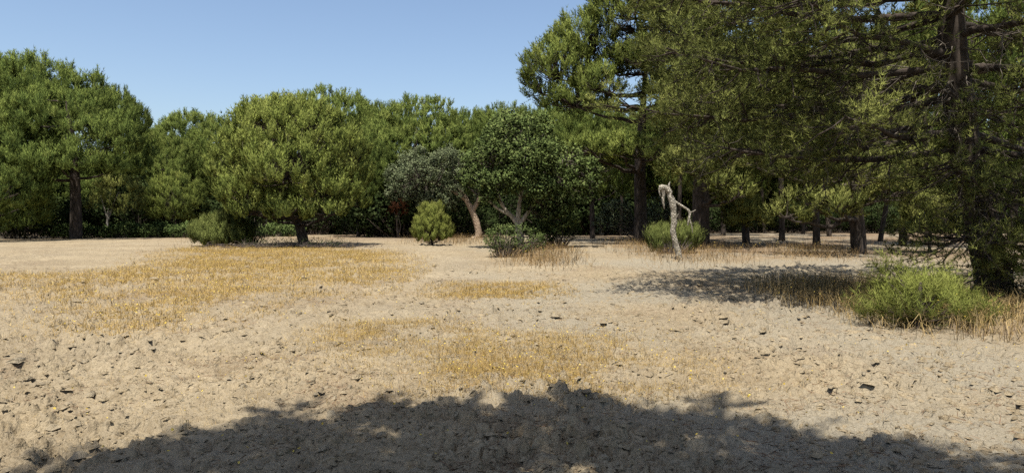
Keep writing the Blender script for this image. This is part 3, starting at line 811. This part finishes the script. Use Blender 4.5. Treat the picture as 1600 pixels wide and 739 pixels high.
# ------------------------------------------------------------------ the dead tree
b = gp(1061, 406); d = b[1]
pp = lambda rows: px_path(b, d, rows)
SN = thing('dead_tree', 'broken pale dead tree trunk with drooping bare branch stubs in dry grass', 'dead tree', b)
p, r_ = smooth_path([(0.05, 0, -0.2)] + pp([(1061, 404), (1057, 385), (1052, 365), (1053, 345), (1052, 325), (1048, 308), (1044, 297), (1040, 293)]), [0.17, 0.125, 0.112, 0.105, 0.11, 0.12, 0.12, 0.10, 0.05], 40)
p = p + R.normal(0, 0.012, p.shape); tt = Tubes().add(p, r_ * 0.92 * (1 + 0.06 * R.normal(size=len(r_))), 16, 0.11); link('trunk', tt.mesh('trunk', M['cork']), SN)
for pts, rd in (([(1047, 300), (1041, 294), (1036, 293), (1034, 297)], [0.09, 0.10, 0.11, 0.07]), ([(1036, 293), (1037, 303), (1036, 314), (1038, 326)], [0.10, 0.06, 0.05, 0.02]),
                ([(1053, 314), (1062, 320), (1072, 326), (1078, 332), (1076, 344), (1075, 352)], [0.05, 0.045, 0.04, 0.045, 0.05, 0.025]),
                ([(1077, 332), (1082, 331), (1087, 328)], [0.03, 0.02, 0.01]), ([(1078, 343), (1081, 355), (1082, 364)], [0.025, 0.02, 0.01]),
                ([(1047, 300), (1045, 290), (1047, 284)], [0.05, 0.035, 0.012]), ([(1052, 345), (1057, 340), (1060, 334)], [0.03, 0.02, 0.008]), ([(1038, 294), (1033, 290), (1030, 298), (1032, 308)], [0.06, 0.05, 0.035, 0.012]), ([(1034, 293), (1031, 291), (1030, 294)], [0.05, 0.04, 0.02])):
    q_, rq = smooth_path(pp(pts), rd, 9)
    link('branch_stub', Tubes().add(q_, rq, 7, 0.14).mesh('branch_stub', M['cork']), SN)

# pale thin leaning trunk in the shade and the small pale-stemmed tree at left
b = gp(940, 367); d = b[1]; pp = lambda rows: px_path(b, d, rows)
t_ = thing('bare_trunk', 'thin pale leaning trunk right of the cork oak in the shade', 'tree', b)
p, r_ = smooth_path([(0.05, 0, -0.2)] + pp([(940, 366), (937, 340), (931, 318), (924, 300)]), [0.22, 0.2, 0.17, 0.14, 0.1], 14)
link('trunk', Tubes().add(p, r_, 8, 0.1).mesh('trunk', M['pale_bark']), t_)
fo, P = leaf_foliage(px_lobes(b, d, [(925, 285, 26, 20), (950, 300, 22, 16)]), 0.5, 26, 0.13, 0.08)
link('crown', fol_mesh('crown', [fo], M['grey_oak']), t_)
b = gp(167, 371); d = b[1]; pp = lambda rows: px_path(b, d, rows)
t_ = thing('young_tree', 'small thin-leaved tree with pale forked stems in front of the left wood', 'tree', b)
for pts in ([(167, 368), (168, 345), (163, 325), (157, 305)], [(167, 350), (172, 335), (178, 318), (185, 300)], [(168, 345), (170, 325), (172, 305), (175, 285)]):
    p, r_ = smooth_path(pp(pts), [0.08, 0.06, 0.045, 0.02], 9)
    link('stem', Tubes().add(p, r_, 6, 0.1).mesh('stem', M['pale_bark']), t_)
fo, P = pine_foliage(px_lobes(b, d, [(190, 300, 26, 24), (172, 290, 20, 16), (200, 325, 20, 18), (160, 318, 16, 14)]), 0.6, per=8, tufts=4, m=6, nl=0.18, nw=0.03, plume=0.5)
link('crown', fol_mesh('crown', [fo], M['pine_dry']), t_)

# ------------------------------------------------------------------ young pines and shrubs
def young_pine(label, x, y, lobes_px, material, clump=0.4, depth=1.0, **kw):
    b = gp(x, y); d = b[1]
    lobes = px_lobes(b, d, lobes_px, depth)
    root = thing('young_pine', label, 'young tree', b)
    a = dict(per=12, tufts=5, m=6, nl=0.16, nw=0.02, plume=0.4, up=1.3, low_cut=-0.6, fill=0.2); a.update(kw)
    fo, P = pine_foliage(lobes, clump, **a)
    top = max(l[2] for l in lobes)
    p, r_ = smooth_path([(0, 0, -0.1), (0, 0, top * 0.5), (0.02, 0, top)], [0.07, 0.05, 0.02], 6)
    t = Tubes().add(p, r_, 6, 0.05)
    for c in P[::2]:
        z0 = np.clip(c[2] - 0.35, 0.05, top); t.add(branch_path((0, 0, z0), c, 0.02, 4, 0.06), [0.018, 0.014, 0.01, 0.006], 4)
    link('stem', t.mesh('stem', M['bark']), root)
    link('crown', fol_mesh('crown', [fo], material), root)
    return root
young_pine('bright green conical young pine left of the cork oak', 675, 384, [(675, 364, 25, 18), (675, 350, 21, 18), (674, 338, 15, 14), (660, 360, 13, 16), (691, 362, 13, 16), (680, 332, 9, 9)], M['young'], 0.27, nl=0.14, nw=0.02, plume=0.40, up=1.6)
young_pine('small rounded pine at the foot of the left wood, well left of the lone pine', 275, 368, [(275, 312, 38, 34), (258, 322, 20, 20), (295, 322, 20, 22), (275, 335, 32, 14)], M['pine'], 0.6, nl=0.2, nw=0.03, plume=0.55, up=0.8)
# the near bush by the right pine
b = gp(1435, 512); d = b[1]
nb_ = young_pine('bright green sprawling pine bush in dry grass below the near right pine', 1435, 512,
     [(1450, 478, 50, 26), (1405, 478, 30, 22, 0.3), (1495, 488, 36, 18, 0.2), (1392, 436, 10, 22, 0.6), (1440, 455, 34, 16, 0.6), (1370, 482, 16, 12, 0.3), (1528, 492, 16, 16, 0.5), (1470, 450, 14, 16, 0.8), (1415, 450, 12, 16, 0.9)], M['young'], 0.2,
     per=5, tufts=5, m=7, nl=0.115, nw=0.007, plume=0.40, up=0.55, low_cut=-0.4, fill=0.4, depth=0.9, spread=0.9)

def shrub(label, x, y, lobes_px, material, leaf=True, clump=0.3, depth=0.9, group=None, per=30, ll=0.1, lw=0.06, name='shrub', stem_mat='dark_twig', **kw):
    b = gp(x, y); d = b[1]
    lobes = px_lobes(b, d, lobes_px, depth)
    root = thing(name, label, 'shrub', b, group)
    if leaf: fo, P = leaf_foliage(lobes, clump, per, ll, lw, **kw)
    else: fo, P = pine_foliage(lobes, clump, per=per, **kw)
    t = Tubes()
    for c in P[::max(1, len(P) // 60)]:
        a = np.array([c[0] * 0.3, c[1] * 0.3, -0.08])
        t.add(branch_path(a, c, 0.0, 4, 0.08), [0.02, 0.016, 0.011, 0.006], 4)
    link('stem', t.mesh('stem', M[stem_mat]), root)
    link('foliage', fol_mesh('foliage', [fo], material), root)
    return root
BR = dict(tufts=6, m=4, nl=0.2, nw=0.022, plume=0.6, up=1.6, low_cut=-0.8, fill=0.5)
shrub('feathery yellow green shrub at the left foot of the lone round pine', 338, 384, [(335, 366, 32, 18), (352, 362, 26, 22), (316, 370, 18, 14), (374, 368, 20, 16, 0.5), (345, 374, 34, 10, -0.4)], M['broom'], False, 0.4, per=10, **BR)
shrub('pale dry leaved shrub between the feathery shrub and the lone pine trunk', 395, 382, [(388, 362, 18, 16), (402, 366, 14, 14)], M['grey_oak'], True, 0.3, per=16, ll=0.09)
shrub('dark green bush below the left side of the cork oak', 785, 401, [(784, 376, 22, 22), (806, 374, 22, 20, 0.6), (770, 384, 12, 12), (828, 378, 20, 16, 0.8)], M['oak'], True, 0.26, per=30, ll=0.08, lw=0.045)
shrub('bright leafy bush below the right side of the cork oak', 872, 386, [(878, 358, 18, 16), (860, 368, 20, 18, 0.4), (893, 362, 12, 12), (845, 375, 18, 14, 0.8)], M['bramble'], True, 0.3, per=26, ll=0.1)
shrub('feathery green shrub growing behind the dead tree', 1050, 398, [(1035, 378, 22, 16, 0.6), (1072, 376, 20, 18, 0.8), (1050, 372, 16, 14, 1.0)], M['broom'], False, 0.3, per=9, **dict(BR, nl=0.16, nw=0.014, plume=0.5))
shrub('leafy bush low at the far side of the near right pine trunk', 1595, 480, [(1598, 470, 20, 18), (1620, 465, 24, 20)], M['under'], True, 0.2, per=26, ll=0.06, lw=0.035)
b = gp(1342, 394); d = b[1]
pine('pine_tree', 'pine with low sunlit boughs before the wood, left of the near right pine', b,
     [(0, 0, -0.2)] + px_path(b, d, [(1342, 392), (1338, 340), (1334, 290), (1330, 220), (1330, 120)]), [0.42, 0.34, 0.30, 0.27, 0.2, 0.08],
     px_lobes(b, d, [(1330, 272, 56, 34, -2.6), (1270, 318, 42, 15, -2.8), (1385, 302, 42, 22, -2.0), (1228, 338, 24, 9, -3.2), (1310, 322, 34, 15, -3.2), (1340, 200, 70, 40, 1.5), (1330, 120, 80, 50, 2.0), (1262, 262, 34, 20, -2.4), (1425, 265, 38, 24, -1.5), (1175, 255, 26, 14, -2.0)]),
     M['pine_dry'], clump=0.55, per=9, tufts=4, m=4, nl=0.19, nw=0.036, plume=0.5, up=0.6, low_cut=-0.5)
young_pine('small sunlit pine sapling among the trunks right of the dead tree', 1166, 386, [(1162, 326, 24, 16), (1182, 340, 18, 11), (1150, 345, 14, 9)], M['pine_dry'], 0.4, nl=0.18, nw=0.03, plume=0.45, up=0.7)
young_pine('small sunlit pine sapling left of the near right pine trunk', 1452, 393, [(1450, 325, 28, 18), (1425, 345, 20, 11), (1470, 350, 16, 10)], M['pine_dry'], 0.4, nl=0.18, nw=0.03, plume=0.45, up=0.7)
shrub('pale green bush in the light behind the open forked pine trunk', 1030, 376, [(1035, 330, 20, 22), (1022, 348, 18, 16), (965, 335, 24, 20, 1.0), (950, 350, 20, 14, 1.0)], M['grey_oak'], True, 0.45, per=24, ll=0.16, lw=0.10)
brm = ['leafy bramble patch furthest left under the left wood', 'leafy bramble patch under the small pale-stemmed tree', 'bright bramble patch left of the feathery shrub', 'bramble patch right behind the feathery shrub', 'bramble patch seen past the lone pine trunk']
for x, lb in zip((120, 195, 245, 295, 430), brm):
    shrub(lb, x, 372 if x < 400 else 370, [(x, 362, 26, 9), (x - 22, 365, 18, 7, 0.5), (x + 24, 363, 20, 8, 0.4), (x + 6, 357, 14, 7, 0.8)], M['bramble'], True, 0.4, per=26, ll=0.16, lw=0.11, group='bramble patches along the far edge')
# reddish dead pine boughs in the wood
for x, y, ry, dd, lb in ((622, 322, 8, 53, 'rust brown dead pine bough glowing in the shade left of the grey oak'),):
    p0 = at(x, y, dd); zb = lowf(p0[0], dd)
    root = thing('dead_brush', lb, 'brush', (p0[0], dd, zb))
    zc = p0[2] - zb
    s = dd / F
    fo, P = pine_foliage([(0, 0, zc, 9 * s, 0.5, ry * s)], 0.4, per=9, tufts=4, m=5, nl=0.2, nw=0.03, plume=0.4, up=0.1)
    t = Tubes()
    for c in P[::3]: t.add(branch_path((0, 0, -0.1), c, 0, 4, 0.1), [0.04, 0.03, 0.02, 0.008], 4)
    link('stem', t.mesh('stem', M['dark_twig']), root); link('foliage', fol_mesh('foliage', [fo], M['rust']), root)
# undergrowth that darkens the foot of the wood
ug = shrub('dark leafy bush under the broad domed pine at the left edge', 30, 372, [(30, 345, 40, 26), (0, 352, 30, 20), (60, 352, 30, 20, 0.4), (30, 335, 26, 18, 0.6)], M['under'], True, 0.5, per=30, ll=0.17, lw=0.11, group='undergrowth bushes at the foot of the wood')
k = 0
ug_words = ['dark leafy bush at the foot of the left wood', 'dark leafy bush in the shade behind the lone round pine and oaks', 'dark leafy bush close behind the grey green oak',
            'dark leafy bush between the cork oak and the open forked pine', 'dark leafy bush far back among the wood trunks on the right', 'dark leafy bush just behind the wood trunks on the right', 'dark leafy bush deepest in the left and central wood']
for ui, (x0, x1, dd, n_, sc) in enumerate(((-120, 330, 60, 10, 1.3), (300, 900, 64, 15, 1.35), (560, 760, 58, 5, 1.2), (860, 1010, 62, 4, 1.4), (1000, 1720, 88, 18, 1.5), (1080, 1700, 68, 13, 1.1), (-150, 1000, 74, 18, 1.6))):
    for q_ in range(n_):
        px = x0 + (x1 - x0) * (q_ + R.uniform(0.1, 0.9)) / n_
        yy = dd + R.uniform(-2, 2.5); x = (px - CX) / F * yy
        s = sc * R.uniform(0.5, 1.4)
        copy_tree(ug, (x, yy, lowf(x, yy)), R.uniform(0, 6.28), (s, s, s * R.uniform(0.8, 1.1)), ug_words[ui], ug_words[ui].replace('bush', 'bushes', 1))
# brush pile of dead sticks round the lone pine
b = gp(455, 388)
root = thing('brush_pile', 'low tangle of dark dead sticks and twigs at the foot of the lone round pine', 'brush pile', b)
t = Tubes()
for _ in range(420):
    x, y = R.normal(-0.3, 1.6), R.normal(0, 0.5)
    a = np.array([x, y, R.uniform(-0.03, 0.15)])
    dr = norm(np.array([R.normal(), R.normal(), R.uniform(0.0, 0.7)]))
    L_ = R.uniform(0.3, 0.9)
    t.add(branch_path(a, a + dr * L_ * np.array([1, 1, 0.6]), 0, 4, 0.2), [0.016, 0.013, 0.009, 0.004], 4)
tag(link('stick', t.mesh('stick', M['dark_twig']), root), kind='stuff')
fo, P = leaf_foliage([(-1.2, 0, 0.1, 1.4, 0.5, 0.25), (0.8, 0, 0.1, 1.6, 0.5, 0.25), (2.2, 0.2, 0.15, 0.5, 0.4, 0.35)], 0.3, 14, 0.07, 0.04)
link('foliage', fol_mesh('foliage', [fo], M['under']), root)

# ------------------------------------------------------------------ dry grass and flowers
def in_poly(x, y, poly):
    c = np.zeros(x.shape, bool); n = len(poly)
    for a in range(n):
        x0, y0 = poly[a]; x1, y1 = poly[(a + 1) % n]
        c ^= ((y0 > y) != (y1 > y)) & (x < (x1 - x0) * (y - y0) / (y1 - y0 + 1e-12) + x0)
    return c
def scatter(poly_px, n, clumpy=1.2, seed=0, thr=0.42):
    P = [on_ground(*p) for p in poly_px]
    A = np.array(P); lo, hi = A.min(0) - 0.4, A.max(0) + 0.4
    xs, ys = [], []
    tot = 0
    for _ in range(60):
        x = R.uniform(lo[0], hi[0], n * 2); y = R.uniform(lo[1], hi[1], n * 2)
        jx = x + R.normal(0, 0.34, len(x)) * (1 + y / 25); jy = y + R.normal(0, 0.5, len(x)) * (1 + y / 25)
        k = in_poly(jx, jy, P) & (fbm(x / clumpy, y / clumpy, 500 + seed, 3) + R.normal(0, 0.11, len(x)) > thr)
        xs.append(x[k]); ys.append(y[k]); tot += k.sum()
        if tot > n: break
    return np.concatenate(xs)[:n], np.concatenate(ys)[:n]
def blades(x, y, hgt, width, tint=0.5, lean=0.8, per=1, single=False):
    """bent grass stems: each a base quad plus a tip"""
    x = np.repeat(x, per) + R.normal(0, 0.03, len(x) * per) * (per > 1); y = np.repeat(y, per) + R.normal(0, 0.03, len(y) * per) * (per > 1)
    n = len(x)
    z = zat(x, y) - 0.01
    B = np.stack([x, y, z], 1)
    a = R.uniform(0, 6.28, n); ld = np.stack([np.cos(a), np.sin(a), np.zeros(n)], 1)
    h = hgt * R.uniform(0.4, 1.15, (n, 1)); ln = np.abs(R.normal(0, lean, (n, 1)))
    up = np.array([0, 0, 1.0])
    mid = B + up * h * 0.6 + ld * h * ln * 0.35
    tip = B + up * h * (1 - 0.25 * np.minimum(ln, 1.5)) + ld * h * ln
    w = perp(np.broadcast_to(up, (n, 3))) * width * 0.5
    FN = norm(np.array([0, 0, 1.0]) + R.normal(0, 0.35, (n, 3)) + ld * 0.3)
    T = np.clip(R.normal(tint, 0.2, n), 0, 1)
    if hgt > 0.2 and width > 0.007 or single:                   # far grass: one sliver each
        V = np.stack([B - w, B + w, tip], 1).reshape(-1, 3)
        return (V, np.arange(len(V)), np.repeat(T, 3), np.repeat(FN, 3, 0)), tip
    V = np.stack([B - w, B + w, mid + w * 0.8, mid - w * 0.8, tip], 1).reshape(-1, 3)
    f = (np.arange(n)[:, None] * 5 + np.array([0, 1, 2, 0, 2, 3, 3, 2, 4])).ravel()
    return (V, f, np.repeat(T, 5), np.repeat(FN, 5, 0)), tip
def heads(tips, size):
    n = len(tips)
    N1 = norm(R.normal(0, 0.6, (n, 3)) + np.array([0, 0, 1.0])); U = perp(N1); W = np.cross(N1, U)
    s = size * R.uniform(0.6, 1.2, (n, 1))
    a = np.linspace(0, 2 * np.pi, 5, endpoint=False)
    ring = tips[:, None] + s[:, None] * (np.cos(a)[None, :, None] * U[:, None] + np.sin(a)[None, :, None] * W[:, None])
    V = np.concatenate([ring, (tips - N1 * s * 0.5)[:, None]], 1).reshape(-1, 3)
    f = (np.arange(n)[:, None, None] * 6 + np.stack([np.arange(5), (np.arange(5) + 1) % 5, np.full(5, 5)], 1)[None]).ravel()
    return V, f, np.repeat(R.uniform(0, 1, n), 6), np.repeat(N1, 6, 0)
def grass(name, label, spec, material):
    parts = []; tips = []
    for poly, n, h, w, per, seed, thr in spec:
        x, y = scatter(poly, n, 1.2, seed, thr)
        p_, tp_ = blades(x, y, h, w, per=per, lean=1.3 if h < 0.2 else 0.7, single=h < 0.2); parts.append(p_); tips.append(tp_)
    o = link(name, fol_mesh(name, parts, material))
    tag(o, label, 'grass', kind='stuff')
    return np.concatenate(tips)
big = [(285, 388), (400, 384), (600, 396), (640, 425), (600, 455), (480, 462), (420, 480), (330, 500), (230, 522), (90, 522), (140, 480), (60, 460), (-60, 452), (-60, 430), (150, 430), (250, 412)]
tips = grass('dry_grass', 'broad golden patch of dry grass across the left of the clearing', [(big, 44000, 0.15, 0.0080, 3, 1, 0.39)], M['gold'])
mid = [(515, 512), (600, 506), (700, 504), (780, 535), (860, 530), (960, 532), (1090, 570), (1010, 592), (820, 606), (700, 606), (650, 548), (560, 540)]
strip = [(680, 446), (780, 440), (870, 446), (860, 460), (700, 462)]
t2 = grass('dry_grass', 'thin straw coloured grass in the middle of the clearing', [(mid, 9000, 0.13, 0.0040, 3, 2, 0.46), (strip, 4600, 0.12, 0.0075, 3, 3, 0.38)], M['gold'])
tall = [([(648, 372), (760, 366), (752, 384), (650, 384)], 2200, 0.55, 0.014, 1, 4, 0.3), ([(785, 392), (885, 388), (885, 416), (860, 420), (800, 408)], 2600, 0.55, 0.013, 1, 5, 0.3),
        ([(960, 382), (1080, 378), (1165, 395), (1160, 414), (1080, 420), (980, 402)], 4200, 0.55, 0.011, 1, 6, 0.3), ([(1225, 388), (1300, 384), (1310, 405), (1235, 410)], 2000, 0.55, 0.012, 1, 7, 0.3),
        ([(1090, 371), (1490, 370), (1490, 394), (1090, 388)], 2600, 0.30, 0.011, 1, 19, 0.45), ([(300, 372), (540, 372), (540, 390), (300, 392)], 1800, 0.40, 0.012, 1, 9, 0.35)]
t3 = grass('tall_dry_grass', 'tall ruddy dry grass at the feet of the young pine, oak, dead tree and trunks', tall, M['red_straw'])
near = [([(1195, 450), (1260, 440), (1380, 448), (1600, 470), (1700, 500), (1640, 528), (1560, 526), (1440, 522), (1340, 495), (1230, 470)], 11000, 0.42, 0.0065, 1, 8, 0.30)]
t4 = grass('tall_dry_grass', 'tall straw and dry stalks bordering the near pine bush at right', near, M['straw'])
spa = [([(0, 500), (500, 470), (1100, 480), (1590, 540), (1590, 700), (1100, 735), (500, 735), (0, 640)], 7500, 0.09, 0.0034, 2, 12, 0.47)]
t5 = grass('sparse_grass', 'scattered short dry stalks over the bare soil', spa, M['straw'])
def flat_litter(n, dmin, dmax):
    d = dmin * (dmax / dmin) ** R.random(n); a = R.uniform(-0.8, 0.85, n) ; x, y = d * np.sin(a), d * np.cos(a)
    k = fbm(x / 0.9, y / 0.9, 25, 4) + np.clip(x / 30, -0.1, 0.12) + R.normal(0, 0.05, n) > 0.53
    x, y = x[k], y[k]; n = len(x)
    C = np.stack([x, y, zat(x, y) + 0.012], 1)
    ph = R.uniform(0, 6.28, n); D = norm(np.stack([np.cos(ph), np.sin(ph), R.normal(0, 0.18, n)], 1)); W = perp(D) * R.uniform(0.0015, 0.0045, (n, 1))
    L = R.uniform(0.03, 0.11, (n, 1)) * (1 + d[k][:, None] / 20)
    V = np.stack([C - W, C + W, C + D * L], 1).reshape(-1, 3)
    return V, np.arange(len(V)), np.repeat(R.random(n), 3), np.repeat(np.tile([[0, 0, 1.0]], (n, 1)), 3, 0)
M['litter'] = foliage_mat('needle_litter', (0.09, 0.055, 0.035), (0.17, 0.11, 0.07), (0.33, 0.25, 0.16), 0.1)
tag(link('needle_litter', fol_mesh('needle_litter', [flat_litter(34000, 3.0, 22)], M['litter'])), 'fallen brown needles and bits of straw lying on the soil', 'litter', kind='stuff')
R2 = np.random.default_rng(5)
pick = lambda a, n: a[R2.choice(len(a), min(n, len(a)), replace=False)]
near_t = pick(t4, 420)
fl = [heads(pick(tips, 3000), 0.014), heads(pick(t2, 700), 0.010), heads(near_t, 0.011), heads(pick(t5, 420), 0.010), heads(pick(t3, 500), 0.016)]
o = link('yellow_flowers', fol_mesh('yellow_flowers', fl, M['petal']))
tag(o, 'tiny yellow flower heads dotted over the dry grass', 'flowers', kind='stuff')
